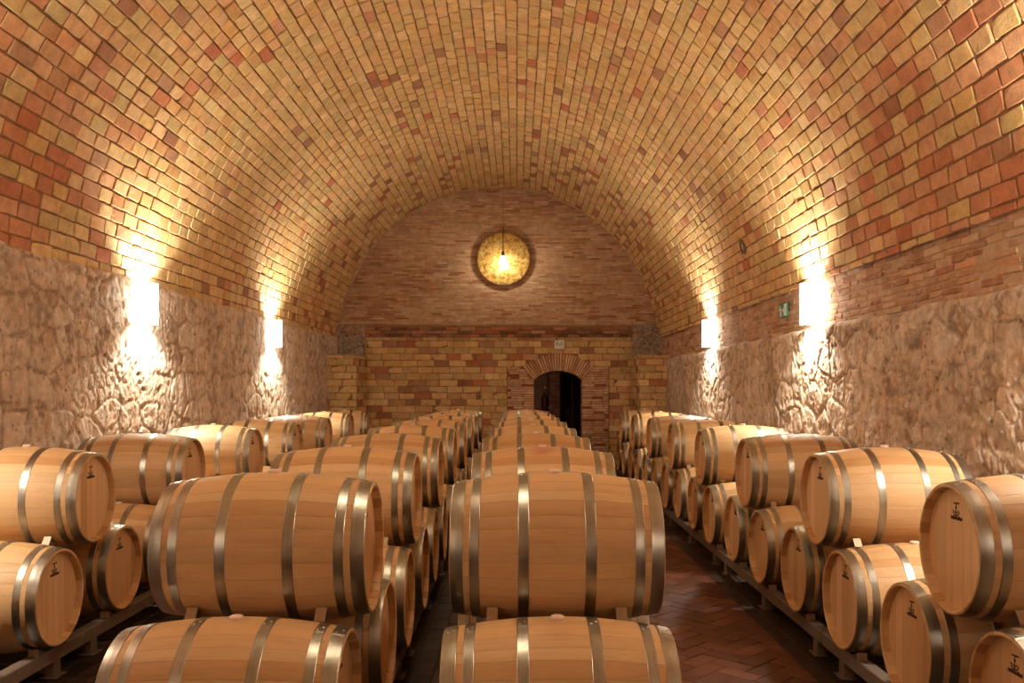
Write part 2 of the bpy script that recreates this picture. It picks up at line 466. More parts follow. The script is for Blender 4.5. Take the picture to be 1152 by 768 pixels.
# ------------------------------------------------------------------ back wall, lower part, with the door hole
DX, DW, DS, DA = .928, .54, 2.06, 2.26
RD = (DW ** 2 + (DA - DS) ** 2) / (2 * (DA - DS)); DCZ = DA - RD; RO = RD + .40
HALF = math.asin(DW / RD)
def s_back(u, v, h): return u, YB - h, v
def in_surround(x0, x1, z0, z1):
    lo, hi = DX - 1.15, DX + 1.15
    zc = (z0 + z1) / 2
    def cut(l, h):
        if x1 < l or x0 > h: return True
        return [(x0, l - .006, z0, z1), (h + .006, x1, z0, z1)]
    if zc < 2.36: return cut(lo, hi)
    if zc < DCZ + RO:
        w = math.sqrt(max(RO ** 2 - (zc - DCZ) ** 2, 0)); return cut(DX - w, DX + w)
    return True
mb = MB()
for (a, b, c, d) in ((XL - .1, DX - DW - .3, 0, 3.3), (DX + DW + .3, XR + .15, 0, 3.3), (DX - DW - .3, DX + DW + .3, DA + .2, 3.3)):
    U, V = np.meshgrid(np.linspace(a, b, 40), np.linspace(c, d, 40), indexing='ij')
    mb.grid(*s_back(U, V, (fbm(U * 8, V * 8, 3, 3) - .5) * .012), 1, np.tile(srgb(150, 118, 84), (U.size, 1)))
r6 = np.random.default_rng(21)
rc = courses(XL, XR + .05, 0, 3.06, .36, .147, .013, r6, .15, keep=in_surround)
def back_cols(n, r): 
    p = r.random(n)
    return np.where((p < .12)[:, None], pick(ORA[1:4] + BRN[:1], n, r), np.where((p < .22)[:, None], pick(BRN, n, r), pick(YEL, n, r))) * r.uniform(.78, 1.06, (n, 1))
bricks(mb, rc, s_back, back_cols(len(rc), r6), top=(.004, .016), tilt=.025, jit=.005)
# squat corner pillars
for (a, b, seed) in ((XL - .05, -3.42, 3), (2.60, XR + .1, 4)):
    ztop = .737 + CAMZ; rr = np.random.default_rng(seed)
    mb.box((a, YP + .03, 0), (b, YB + .05, ztop - .01), 1, srgb(150, 118, 84))
    rc = courses(a, b, 0, ztop, .36, .147, .013, rr, .2)
    bricks(mb, rc, lambda u, v, h: (u, YP + .03 - h, v), back_cols(len(rc), rr), top=(.004, .016), tilt=.025, jit=.005)
    rc = courses(YP + .03, YB, 0, ztop, .36, .147, .013, rr, .2)
    if a < 0: bricks(mb, rc, lambda u, v, h: (b + h, u, v), back_cols(len(rc), rr), top=(.004, .016), jit=.005)
    else: bricks(mb, rc, lambda u, v, h: (a - h, u, v), back_cols(len(rc), rr), top=(.004, .016), jit=.005)
    U, V = np.meshgrid(np.linspace(a, b, 60), np.linspace(ztop - .03, 3.28, 50), indexing='ij')       # rough rubble above the pillar
    h, t, idv = stone_field(U * 2, V * 2, 9)
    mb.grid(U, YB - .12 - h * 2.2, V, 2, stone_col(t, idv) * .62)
structure('wall_back', mb, [M['brick'], M['mortar'], M['stone']])

# gable above the ledge: long thin bricks
mb = MB()
def s_gable(u, v, h): return u, YT - h, v
U, V = np.meshgrid(np.linspace(CX - RV - .3, CX + RV + .3, 120), np.linspace(3.0, ZC + RV + .2, 110), indexing='ij')
mb.grid(*s_gable(U, V, (fbm(U * 8, V * 8, 3, 6) - .5) * .01), 1, np.tile(srgb(186, 152, 120), (U.size, 1)))
r7 = np.random.default_rng(9)
inarc = lambda x0, x1, z0, z1: math.hypot((x0 + x1) / 2 - CX, z0 - ZC) < RV + .16
rc = courses(CX - RV, CX + RV, 3.2, ZC + RV + .05, .30, .0465, .010, r7, .3, keep=inarc, hvar=.1)
n = len(rc)
cl = fbm(rc[:, 0] * .9, rc[:, 2] * 2.2, 3, 15)
p = r7.random(n) + (cl - .5) * .9
cc = np.where((p < .2)[:, None], pick(BRN, n, r7), np.where((p < .6)[:, None], pick([srgb(196, 160, 128), srgb(188, 150, 118), srgb(204, 168, 136)], n, r7), pick([srgb(210, 178, 142), srgb(204, 170, 136)], n, r7)))
bricks(mb, rc, s_gable, cc * r7.uniform(.85, 1.06, (n, 1)), top=(.0, .012), bev=.004, tilt=.02, jit=.004, chip=.1)
structure('wall_back', mb, [M['brick'], M['mortar']])

# projecting ledge between the two
mb = MB(); rr = np.random.default_rng(31)
mb.box((XL + .1, YB - .10, 3.02), (XR - .05, YT + .02, 3.24), 1, srgb(120, 86, 62))
for (z0, z1, yy) in ((3.015, 3.085, YB - .09), (3.085, 3.165, YB - .13), (3.165, 3.245, YB - .10)):
    rc = courses(XL + .1, XR - .05, z0, z1, .33, z1 - z0, .012, rr, .2)
    bricks(mb, rc, lambda u, v, h, yy=yy: (u, yy - h, v), pick(BRN + ORA[3:4] + [srgb(140, 96, 66)], len(rc), rr) * rr.uniform(.7, 1., (len(rc), 1)), top=(.002, .02), jit=.006, tilt=.05, chip=.25, deep=.06)
structure('trim_1', mb, [M['brick'], M['mortar']])

# pale mortar fillet where vault and gable meet
mb = MB(); rr = np.random.default_rng(8)
for (a0, a1, rad) in ((176, 138, .026), (120, 98, .022), (84, 58, .024)):
    pts, rs = [], []
    for k, a in enumerate(np.linspace(a0, a1, 40)):
        q = RV - .03 + rr.uniform(-.006, .006)
        pts.append((CX + q * math.cos(math.radians(a)), YT - .10, ZC + q * math.sin(math.radians(a)))); rs.append(rad * rr.uniform(.7, 1.1))
    mb.tube(pts, rs, 8, 0, srgb(196, 168, 138))
mb.tube([(CX - RV + .03, YB - .2, z) for z in np.linspace(2.6, 3.1, 8)], .022, 8, 0, srgb(196, 168, 138))
structure('trim_2', mb, [M['mortar']])

# ------------------------------------------------------------------ door surround with its brick arch
mb = MB(); rr = np.random.default_rng(17)
def s_sur(u, v, h): return u, YB - .04 - h, v
cR, cM = [srgb(216, 180, 146), srgb(208, 170, 136), srgb(202, 160, 126), srgb(220, 186, 154)], srgb(150, 112, 86)
for sgn in (-1, 1):
    z = 0.
    while z < 2.345:
        ze = z + .056; zc = z + .028
        i0 = DW + max(0., (zc - DS) * (RO * math.sin(HALF) - DW) / (DCZ + RO * math.cos(HALF) - DS))
        u = i0 + .004; first = True
        while u < 1.135:
            w = rr.uniform(.20, .30); e = min(u + w, 1.145)
            if e - u > .04:
                q = sorted((DX + sgn * (u + .006), DX + sgn * (e - .006)))
                bricks(mb, [(q[0], q[1], z + .006, ze - .006)], s_sur, [cR[rr.integers(4)] * rr.uniform(.8, 1.05)] if rr.random() > .12 else [srgb(150, 88, 62)], top=(.0, .016), bev=.004, jit=.003, tilt=.04)
            u = e
        z = ze
    # reveal bricks inside the opening
    rc = courses(YB - .03, YB + .42, 0, DS, .27, .056, .011, rr, .2)
    xs = DX + sgn * DW
    bricks(mb, rc, lambda u, v, h, xs=xs, sgn=sgn: (xs + sgn * .012 - sgn * h, u, v), pick(cR + BRN, len(rc), rr), top=(.0, .01), bev=.004, jit=.003)
na = 25
for k in range(na):                                     # voussoirs
    a0 = -HALF + 2 * HALF * k / na; a1 = -HALF + 2 * HALF * (k + 1) / na
    am = RD
    def s_v(u, v, h): return DX + v * np.sin(u / am), YB - .05 - h, DCZ + v * np.cos(u / am)
    bricks(mb, [(a0 * am + .008, a1 * am - .008, RD + .004, RO - rr.uniform(0, .03))], s_v, [cR[rr.integers(4)] * rr.uniform(.85, 1.1)], top=(.0, .014), bev=.004, jit=.003, tilt=.05)
# backing with the arched hole, soffit, and the two jambs
aa_ = np.linspace(-HALF, HALF, 25); v = []; f = []
for a in aa_:
    sa, ca = math.sin(a), math.cos(a)
    v += [(DX + RD * sa, YB - .035, DCZ + RD * ca), (DX + (RO - .02) * sa, YB - .035, DCZ + (RO - .02) * ca), (DX + RD * sa, YB + .45, DCZ + RD * ca), (DX + (RO - .02) * sa, YB + .02, DCZ + (RO - .02) * ca)]
for i in range(24):
    a, b = 4 * i, 4 * i + 4
    f += [(a, b, b + 1, a + 1), (a, a + 2, b + 2, b), (a + 1, b + 1, b + 3, a + 3)]
mb.add(v, f, 1, cM)
for sg_ in (-1, 1):
    poly = [(DX + sg_ * DW, 0), (DX + sg_ * 1.14, 0), (DX + sg_ * 1.14, 2.345), (DX + sg_ * (RO - .02) * math.sin(HALF), 2.345), (DX + sg_ * DW, DS)]
    mb.prism(poly, 'Y', YB - .035, YB + .02, 1, cM)
    xs = sorted((DX + sg_ * (DW + .012), DX + sg_ * (DW + .03)))
    mb.box((xs[0], YB - .03, 0), (xs[1], YB + .45, DS + .02), 1, cM)
structure('trim_3', mb, [M['brick'], M['mortar']])

# ------------------------------------------------------------------ the dim passage behind the arch
mb = MB()
PX0, PX1, PY0, PY1 = .0, 2.5, YB + .45, 23.6
mb.box((PX0 - .1, PY0, 0), (PX0, PY1, 2.9), 0); mb.box((PX1, PY0, 0), (PX1 + .1, PY1 + 2, 2.9), 0)
mb.box((PX0 - .1, PY1 - .9, 0), (.80, PY1 - .8, 2.9), 0)
mb.box((PX0 - .1, PY1 + 2, 0), (PX1 + .1, PY1 + 2.1, 2.9), 0)
mb.box((PX0 - .1, PY0, 2.8), (PX1 + .1, PY1 + 2.1, 2.9), 0); mb.box((PX0 - .1, PY0, -.1), (PX1 + .1, PY1 + 2.1, 0), 0)
mb.box((PX0 - .1, PY0 - .02, 0), (DX - DW - .02, PY0 + .05, 2.9), 0); mb.box((DX + DW + .02, PY0 - .02, 0), (PX1 + .1, PY0 + .05, 2.9), 0)
mb.box((PX0 - .1, PY0 - .02, DA + .02), (PX1 + .1, PY0 + .05, 2.9), 0)
structure('wall_passage', mb, M['passage'])
mb = MB(); rr = np.random.default_rng(4)
mb.box((.80, PY1 - 1.3, 0), (1.07, PY1 - .8, 2.8), 1, srgb(120, 84, 66))
for sf in ((lambda u, v, h: (u, PY1 - 1.3 - h, v), .80, 1.07), (lambda u, v, h: (1.07 + h, u, v), PY1 - 1.3, PY1 - .8)):
    rc = courses(sf[1], sf[2], 0, 2.8, .25, .065, .014, rr, .1)
    bricks(mb, rc, sf[0], pick([srgb(160, 108, 84), srgb(150, 98, 76), srgb(170, 120, 94)], len(rc), rr), top=(.0, .01), bev=.004, jit=.003)
structure('wall_passage', mb, [M['brick'], M['mortar']])
d = empty('passage_door', (1.62, PY1 - .6, 0), math.radians(58)); tag(d, 'half open dark door leaf inside the arched passage', 'door')
m1 = MB(); m1.box((-.42, -.02, .02), (.42, .02, 2.15), 0, None, .004)
for z0, z1 in ((.18, .95), (1.1, 2.0)): m1.box((-.31, -.03, z0), (.31, -.021, z1), 0, None, .006)
m1.build('door_leaf', M['dark'], d)
m1 = MB(); m1.tube([(-.36, -.03, 1.02), (-.36, -.07, 1.02), (-.25, -.07, 1.02)], .009, 8); m1.build('handle', M['lampmetal'], d)

b = empty('passage_fill_lamp', (.62, PY0 + .5, 2.72)); tag(b, 'added round fill lamp under the passage ceiling behind the arch', 'lamp')  # added lamp, mostly hidden, to brighten the passage
m1 = MB(); m1.lathe([(.08, 0), (.08, .11), (.03, .11), (.03, 0)], 24, 'Z', closed=False); m1.build('base', M['lampmetal'], b)
m1 = MB(); m1.lathe([(.03, .10), (-.01, .085), (-.04, .05), (-.05, 0)], 24, 'Z', closed=False); m1.build('diffuser', simple('fill_diffuser', (.9, .8, .6), .5, emis=(1., .75, .5), es=16.), b)
# fire sign and extinguisher inside the passage
yw = PY1 - .905
sg = MB(); sg.box((.66, yw - .006, 1.83), (.755, yw, 1.965), 0, None, .002)
t = sg.build('fire_sign', M['red']); tag(t, 'small red fire sign on the passage wall beyond the arch', 'sign')
sg = MB(); sg.box((.683, yw - .0085, 1.86), (.701, yw - .006, 1.925)); sg.prism([(.708, 1.86), (.735, 1.86), (.731, 1.90), (.722, 1.935), (.713, 1.90)], 'Y', yw - .0085, yw - .006)
sg.build('pictogram', M['white'], t)
e = empty('fire_extinguisher', (.69, yw - .10, 1.30)); tag(e, 'fire extinguisher hung below the red sign in the passage', 'extinguisher')
m1 = MB(); m1.lathe([(0, .0), (0, .062), (.015, .07), (.34, .07), (.38, .055), (.40, .025), (.40, 0)], 24, 'Z', closed=False); m1.build('cylinder', simple('dull_red', srgb(96, 22, 18), .5), e)
m1 = MB(); m1.lathe([(.40, 0), (.40, .02), (.44, .02), (.44, 0)], 16, 'Z', closed=False); m1.box((-.015, -.10, .44), (.015, .03, .455), 0, None, .003); m1.box((-.015, -.09, .475), (.015, .03, .488), 0, None, .003); m1.build('valve', M['black'], e)
m1 = MB(); m1.tube([(0.02, 0, .42), (.08, 0, .40), (.09, 0, .28), (.08, -.01, .12)], [.008, .008, .008, .014], 8); m1.build('hose', M['black'], e)
m1 = MB(); m1.box((-.05, .07, .1), (.05, .10, .34), 0, None, .004); m1.build('wall_bracket', M['lampmetal'], e)

# ------------------------------------------------------------------ front wall behind the viewer
mb = MB()
def s_front(u, v, h): return u, Y0 + .02 + h, v
U, V = np.meshgrid(np.linspace(XL - .3, XR + .3, 30), np.linspace(0, ZC + RV + .2, 30), indexing='ij')
mb.grid(*s_front(U, V, (fbm(U * 8, V * 8, 3, 6) - .5) * .01), 1, np.tile(srgb(150, 118, 84), (U.size, 1)))
rr = np.random.default_rng(77)
rc = courses(XL, XR, 0, ZC + RV, .37, .147, .013, rr, .15, keep=lambda a, b, c, d: math.hypot((a + b) / 2 - CX, max(0, c - ZC)) < RV + .3)
bricks(mb, rc, s_front, back_cols(len(rc), rr))
structure('wall_front', mb, [M['brick'], M['mortar']])

# ------------------------------------------------------------------ floor
mb = MB()
s_floor = lambda u, v, h: (u, v, h)
U, V = np.meshgrid(np.linspace(XL - .15, XR + .15, 40), np.linspace(Y0 - .1, YB + .5, 120), indexing='ij')
mb.grid(U, V, U * 0 - .004, 1, np.tile(srgb(84, 68, 58), (U.size, 1)))
rr = np.random.default_rng(55)
AIS = ((-2.68, -1.78), (.80, 1.88))
W = .14
for (xa, xb) in AIS:
    q = []; c45 = math.sqrt(.5)
    for j in range(-130, 190):
        for i in range(-60, 60):
            for (a, b, lw, lh) in (((j + 4 * i) * W, j * W, 2 * W, W), ((j + 3 + 4 * i) * W, j * W, W, 2 * W)):
                pts = [((x - y) * c45, (x + y) * c45) for x in (a, a + lw) for y in (b, b + lh)]
                if min(p_[0] for p_ in pts) > xa - .11 and max(p_[0] for p_ in pts) < xb + .11 and min(p_[1] for p_ in pts) > 2.4 and max(p_[1] for p_ in pts) < YB:
                    q.append((a + .003, a + lw - .003, b + .003, b + lh - .003))
    terr = pick([srgb(116, 70, 54), srgb(106, 62, 46), srgb(126, 78, 60), srgb(98, 56, 44)], len(q), rr)
    bricks(mb, q, lambda u, v, h: ((u - v) * c45, (u + v) * c45, h), terr * rr.uniform(.72, .95, (len(q), 1)), top=(.002, .005), bev=.003, jit=.0015, tilt=.004, chip=.03)
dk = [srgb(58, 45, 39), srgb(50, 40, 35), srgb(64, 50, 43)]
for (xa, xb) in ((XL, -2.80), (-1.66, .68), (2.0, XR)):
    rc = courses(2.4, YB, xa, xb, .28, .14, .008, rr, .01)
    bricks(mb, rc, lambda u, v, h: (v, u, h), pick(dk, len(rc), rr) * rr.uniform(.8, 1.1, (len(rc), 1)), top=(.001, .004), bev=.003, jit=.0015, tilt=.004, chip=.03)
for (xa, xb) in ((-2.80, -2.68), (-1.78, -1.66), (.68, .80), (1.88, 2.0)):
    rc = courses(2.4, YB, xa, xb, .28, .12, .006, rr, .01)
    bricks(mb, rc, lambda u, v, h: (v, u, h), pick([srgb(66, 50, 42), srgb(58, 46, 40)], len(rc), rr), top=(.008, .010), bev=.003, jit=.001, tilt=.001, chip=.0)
structure('floor', mb, [M['floor'], M['mortar']])

# ------------------------------------------------------------------ the oak barrel
def rad(x): 
    t = abs(2 * x / L); return RB - (RB - RE) * (t ** 1.9)
WOODS = [srgb(208, 171, 124), srgb(201, 161, 112), srgb(213, 177, 132), srgb(194, 151, 103), srgb(207, 167, 120), srgb(205, 168, 123)]
def make_staves(seed):
    mb = MB(); r = np.random.default_rng(seed)
    ns = 28; ws = r.uniform(.75, 1.25, ns); an = np.concatenate([[0], np.cumsum(ws)]) / ws.sum() * 2 * PI + r.uniform(0, 6)
    prof = [(-L / 2 + .062, .276), (-L / 2 + .004, .284), (-L / 2, .288), (-L / 2, RE - .004), (-L / 2 + .004, rad(-L / 2 + .004))]
    prof += [(x, rad(x)) for x in np.linspace(-L / 2 + .02, L / 2 - .02, 23)]
    prof += [(-x, q) for x, q in prof[:5]][::-1]
    m = len(prof); px = np.array([p_[0] for p_ in prof]); pr = np.array([p_[1] for p_ in prof])
    for i in range(ns):
        as_ = np.linspace(an[i], an[i + 1], 4); as_[0] += .0022; as_[-1] -= .0022
        aa = np.concatenate([[an[i]], as_, [an[i + 1]]])
        dr = np.array([-.0025, 0, 0, 0, 0, -.0025])
        A, X = np.meshgrid(aa, px, indexing='ij'); R_ = pr[None] + dr[:, None]
        col = WOODS[r.integers(len(WOODS))] * r.uniform(.9, 1.07)
        mb.grid(X, R_ * np.cos(A), R_ * np.sin(A) + RB, 0, np.tile(col, (A.size, 1)), False)
    me = mb
    return me
def make_head(seed, sgn):
    """recessed head of upright boards; local origin at the head's centre, faces sgn*X"""
    mb = MB(); r = np.random.default_rng(seed); R_ = .281
    ys = [-R_]; 
    while ys[-1] < R_ - .05: ys.append(ys[-1] + r.uniform(.062, .10))
    ys[-1] = R_
    for i in range(len(ys) - 1):
        y = np.linspace(ys[i] + .0006, ys[i + 1] - .0006, 8)
        zt = np.sqrt(np.maximum(R_ ** 2 - y ** 2, 1e-6))
        col = WOODS[r.integers(len(WOODS))] * r.uniform(.92, 1.08) * np.array([1.06, 1.04, 1.06])
        for (xo) in (0., -.022):
            X = np.full((8, 2), sgn * xo); Y = np.stack([y, y], 1); Z = np.stack([-zt, zt], 1)
            mb.grid(X, Y, Z, 0, np.tile(col, (16, 1)), False)
        mb.add([(0, y[0], -zt[0]), (0, y[0], zt[0]), (-sgn * .003, y[0] - .0006, zt[0]), (-sgn * .003, y[0] - .0006, -zt[0])], [(0, 1, 2, 3)], 0, col * .5)
    return mb
def make_hoop(x0, x1):
    mb = MB(); th = .0026
    xm_ = (x0 + x1) / 2; e_ = .0022; wide = x1 - x0 > .055
    if wide: xs = [x0, x0 + e_, xm_ - .001, xm_ + .001, x1 - e_, x1]; dh = [.0004, th, th + .0006, th + .0006, th, .0004]
    else: xs = [x0, x0 + e_, x1 - e_, x1]; dh = [.0004, th, th, .0004]
    pr_ = [(x, rad(x) + d) for x, d in zip(xs, dh)] + [(x1, rad(x1) - .0025), (x0, rad(x0) - .0025)]
    for a_, b_ in zip(pr_, pr_[1:] + pr_[:1]): mb.lathe([a_, b_], 96, 'X', 0, None, (0, 0, RB), closed=False)
    # riveted lap near the crown
    xm = (x0 + x1) / 2
    aa = np.radians(np.linspace(76, 88, 7)) + PI / 2 * 0
    A, X = np.meshgrid(aa, np.array([x0 + .002, x0 + .004, x1 - .004, x1 - .002]), indexing='ij')
    d = np.array([.001, th + .0022, th + .0022, .001])
    R_ = np.vectorize(rad)(X) + d[None]
    R_[0] -= .002; R_[-1] -= .002
    mb.grid(X, -R_ * np.cos(A), R_ * np.sin(A) + RB, 0, None, False)
    return mb
def make_rivets(x0, x1):
    mb = MB()
    xm = (x0 + x1) / 2; w = (x1 - x0)
    for (a, dx) in ((80, -w * .22), (84, w * .22)):
        an = math.radians(a); R_ = rad(xm) + .0048
        c = np.array([xm + dx, -R_ * math.cos(an), R_ * math.sin(an) + RB]); nrm = np.array([0, -math.cos(an), math.sin(an)]); tx = np.array([1, 0, 0]); ty = np.cross(nrm, tx)
        v, f = [], []
        for j, (rr_, hh) in enumerate(((.006, -.001), (.0055, .002), (.003, .0036), (0.0004, .004))):
            for k in range(8):
                q = 2 * PI * k / 8; v.append(c + (tx * math.cos(q) + ty * math.sin(q)) * rr_ + nrm * hh)
        for j in range(3):
            for k in range(8): f.append((j * 8 + k, j * 8 + (k + 1) % 8, (j + 1) * 8 + (k + 1) % 8, (j + 1) * 8 + k))
        mb.add(v, f, 0, None, True)
    return mb
def make_stamp(sgn):
    """small dark ornament over a short line, burnt on the head; drawn in (a = viewer's right, b = up)"""
    mb = MB()
    def pl(poly): mb.prism([((a if sgn > 0 else -a), b + .165) for a, b in poly], 'X', sgn * .0002, sgn * .0010)
    def rect(a0, b0, a1, b1): pl([(a0, b0), (a1, b0), (a1, b1), (a0, b1)])
    def stroke(pts, w):
        for (a0, b0), (a1, b1) in zip(pts, pts[1:]):
            dx, dy = a1 - a0, b1 - b0; l = math.hypot(dx, dy); nx, ny = -dy / l * w / 2, dx / l * w / 2
            pl([(a0 - nx, b0 - ny), (a1 - nx, b1 - ny), (a1 + nx, b1 + ny), (a0 + nx, b0 + ny)])
    # base line of worn letter blocks
    x = -.052; r = random.Random(4)
    while x < .050:
        w = r.uniform(.007, .011); h = r.uniform(.012, .019); rect(x, -.030, x + w, -.030 + h); x += w + .0012
    rect(-.052, -.031, .052, -.026)
    stroke([(0, -.028), (0, .050)], .006)
    stroke([(-.030, .012), (-.027, .0), (-.014, -.009), (0, -.012), (.014, -.009), (.027, .0), (.030, .012)], .007)
    stroke([(-.018, .012), (-.008, .002), (.008, .002), (.018, .012)], .006)
    pl([(0 + .008 * math.cos(t), .026 + .008 * math.sin(t)) for t in np.linspace(0, 2 * PI, 9)[:-1]])
    rect(-.024, .042, .012, .049); rect(.006, .044, .032, .051)
    return mb
def make_bung():
    mb = MB(); mb.lathe([(-.02, .0), (-.02, .024), (.003, .029), (.011, .029), (.014, .024), (.014, 0)], 24, 'Z', 0, None, (0, 0, 2 * RB), closed=False); return mb

HX = [(.003, .062), (.090, .134), (.304, .352)]
HOOPS = [(-L / 2 + a, -L / 2 + b) for a, b in HX] + [(L / 2 - b, L / 2 - a) for a, b in HX]
protos = []
def clone(o, parent=None):
    c = o.copy(); COL.objects.link(c)
    if parent: c.parent = parent
    return c
def make_barrel(seed):
    root = empty('wine_barrel', (0, 0, 0))
    st = make_staves(seed).build('staves', M['stave'], root); st['stain'] = 0.
    for sg_ in (-1, 1):
        h = make_head(seed * 3 + sg_, sg_).build('head', M['head'], root); h.location = (sg_ * (L / 2 - .043), 0, RB)
        h['face'] = sg_
        s_ = make_stamp(sg_).build('stamp', M['stamp'], h); s_['label'] = 'dark stamped mark'
    for x0, x1 in HOOPS:
        hp = make_hoop(x0, x1).build('hoop', M['hoop'], root)
        make_rivets(x0, x1).build('rivet', M['rivet'], hp)
    b = make_bung().build('bung', M['bung'], root); b['label'] = 'pale silicone bung'
    return root
protos = [make_barrel(3), make_barrel(8), make_barrel(15), make_barrel(22)]
used = [False] * 4
count = 0
def place_barrel(x, y, zc, label, group, stain=0., turn=0.):
    global count
    k = count % 4; count += 1
    p_ = protos[k]
    if not used[k]:
        o = p_; used[k] = True
    else:
        o = clone(p_)
        for ch in list(p_.children):
            c = clone(ch, o)
            for g in list(ch.children): clone(g, c)
    o.location = (x, y, zc - RB); o.rotation_euler = (0, 0, turn)
    tag(o, label, 'barrel', group)
    for c in o.children:
        if c.name.startswith('staves'): c['stain'] = float(stain)
    return o

NUM = ['first', 'second', 'third', 'fourth', 'fifth', 'sixth', 'seventh', 'eighth', 'ninth', 'tenth', 'eleventh', 'twelfth', 'thirteenth', 'fourteenth', 'fifteenth', 'sixteenth']
#        x, first upper y, row phrase, first lower index, first upper index, lower x shift
ROWS = {'A': (-3.356, 4.24, 'row along the left wall', 1, 1),
        'B': (-1.150, 4.225, 'left middle row', 0, 0),
        'C': (.176, 4.225, 'row before the arched doorway', 0, 0),
        'R': (2.483, 4.17, 'row under the green exit sign', 0, 0)}
STAIN = {('C', 1): 1., ('C', 2): .3, ('C', 5): .3, ('B', 3): .4, ('B', 5): .6, ('B', 6): .3, ('B', 2): .2, ('R', 4): .15}
rj = random.Random(2)
for key, (x, y0, phrase, lo0, up0) in ROWS.items():
    for k in range(lo0, 16):
        st = rj.choice((0, 0, .25))
        dx = -.025 if key == 'B' and k == 0 else rj.uniform(-.008, .008)
        ob = place_barrel(x + dx, y0 - P / 2 + k * P, ZL, f'oak barrel on the bottom tier, {NUM[k - lo0]} from the camera, {phrase}', 'bottom tier of ' + phrase, st, math.radians(rj.uniform(-.5, .5)))
        if key == 'R' and k == 0:                        # a figure seven scratched in chalk on the first of them
            hd = [c for c in ob.children if c.get('face') == -1][0]; m1 = MB()
            for (a0, b0), (a1, b1) in (((.125, .05), (.015, .045)), ((.015, .045), (.085, -.075)), ((.085, .0), (.035, -.006))):
                l_ = math.hypot(a1 - a0, b1 - b0); nx, ny = -(b1 - b0) / l_ * .0022, (a1 - a0) / l_ * .0022
                m1.prism([(a0 - nx, b0 - ny), (a1 - nx, b1 - ny), (a1 + nx, b1 + ny), (a0 + nx, b0 + ny)], 'X', -.0009, -.0002)
            m1.build('chalk_mark', M['chalk'], hd)['label'] = 'pale chalk figure seven'
    for k in range(up0, 8):
        st = STAIN.get((key, k), 0.)
        extra = 'stained ' if st > .45 else ''
        place_barrel(x + rj.uniform(-.006, .006), y0 + k * S, ZU, f'{extra}oak barrel on the top tier, {NUM[k - up0]} from the camera, {phrase}', 'top tier of ' + phrase, st, math.radians(rj.uniform(-.6, .6)))

# ------------------------------------------------------------------ wedges holding the upper barrels
D2 = math.hypot(P / 2, ZU - ZL)
def wedge(name, x, y, side):
    """side -1: on the viewer's side of the upper barrel; root at the lower edge of the block"""
    d = np.array([side * P / 2, ZL - ZU]) / D2; p_ = np.array([d[1] * side * side, 0]); p_ = np.array([side * abs(d[1]), abs(d[0])])
    r_ = rad(.285) + .0065
    ts = np.linspace(-.012, .052, 8)
    up = [p_ * t + d * math.sqrt(r_ ** 2 - t ** 2) for t in ts]
    dn = [d * D2 + p_ * t - d * math.sqrt(r_ ** 2 - t ** 2) for t in ts]
    base = np.array([y, ZU])
    mb = MB(); mb.prism([tuple(q) for q in up + dn[::-1]], 'X', -.021, .021)
    o = mb.build(name, M['wedge']); o.location = (x, y, ZU)
    fix_normals(o)
    pm = MB(); a, b = up[-1], dn[-1]; sh = p_ * .005
    a = a + (b - a) * .04; b = b - (b - a) * .04
    pm.prism([tuple(a + p_ * .0005), tuple(b + p_ * .0005), tuple(b + sh), tuple(a + sh)], 'X', -.024, .024)
    q = pm.build('face_plate', M['plate'], o); q['label'] = 'pale metal end plate'; fix_normals(q)
    return o
wp = {}
SIDEW = {-1: 'camera side', 1: 'far side'}
for key, (x, y0, phrase, lo0, up0) in ROWS.items():
    for k in range(up0, 8):
        for side in (-1, 1):
            for xo, ew in ((-.285, 'left'), (.285, 'right')):
                if side not in wp: o = wp[side] = wedge('barrel_wedge', x + xo, y0 + k * S, side)
                else:
                    o = clone(wp[side])
                    for ch in wp[side].children: clone(ch, o)
                o.location = (x + xo, y0 + k * S, ZU)
                short = {'A': 'left wall row', 'B': 'left middle row', 'C': 'doorway row', 'R': 'exit sign row'}[key]
                tag(o, f'wedge on {ew} {SIDEW[side]} under {NUM[k - up0]} top barrel of {short}', 'wedge', 'wedges under the top barrels of ' + short)

# ------------------------------------------------------------------ racks: two rails on legs for each stretch of barrels
RZ = ZL - rad(.335) - .006
def make_rack():
    root = empty('barrel_rack', (0, 0, 0)); ln = 3.20
    for xr in (-.38, .38):
        m1 = MB(); m1.box((xr - .04, .004, RZ - .09), (xr + .04, ln - .004, RZ), 0, None, .006); m1.build('rail', M['steel'], root)
        for yl in (.10, 1.42, 2.80):
            m1 = MB(); m1.box((xr - .032, yl, .012), (xr + .032, yl + .09, RZ - .0905), 0, None, .004); m1.box((xr - .055, yl - .025, .006), (xr + .055, yl + .115, .012), 0, None, .002); m1.build('leg', M['steel'], root)
    for yl in (.12, 1.44, 2.82):
        m1 = MB(); m1.box((-.347, yl, RZ - .17), (.347, yl + .05, RZ - .12), 0, None, .004); m1.build('crossbar', M['steel'], root)
    return root
rk = make_rack(); first = True
for key, (x, y0, phrase, lo0, up0) in ROWS.items():
    for j in range(5):
        o = rk if first else clone(rk)
        if not first:
            for ch in rk.children: clone(ch, o)
        first = False
        o.location = (x, 2.88 + 3.2 * j + (0 if key != 'A' else .02), 0)
        tag(o, f'grey steel rack section, {NUM[j]} from the camera, {phrase}', 'rack', 'rack sections of ' + phrase)

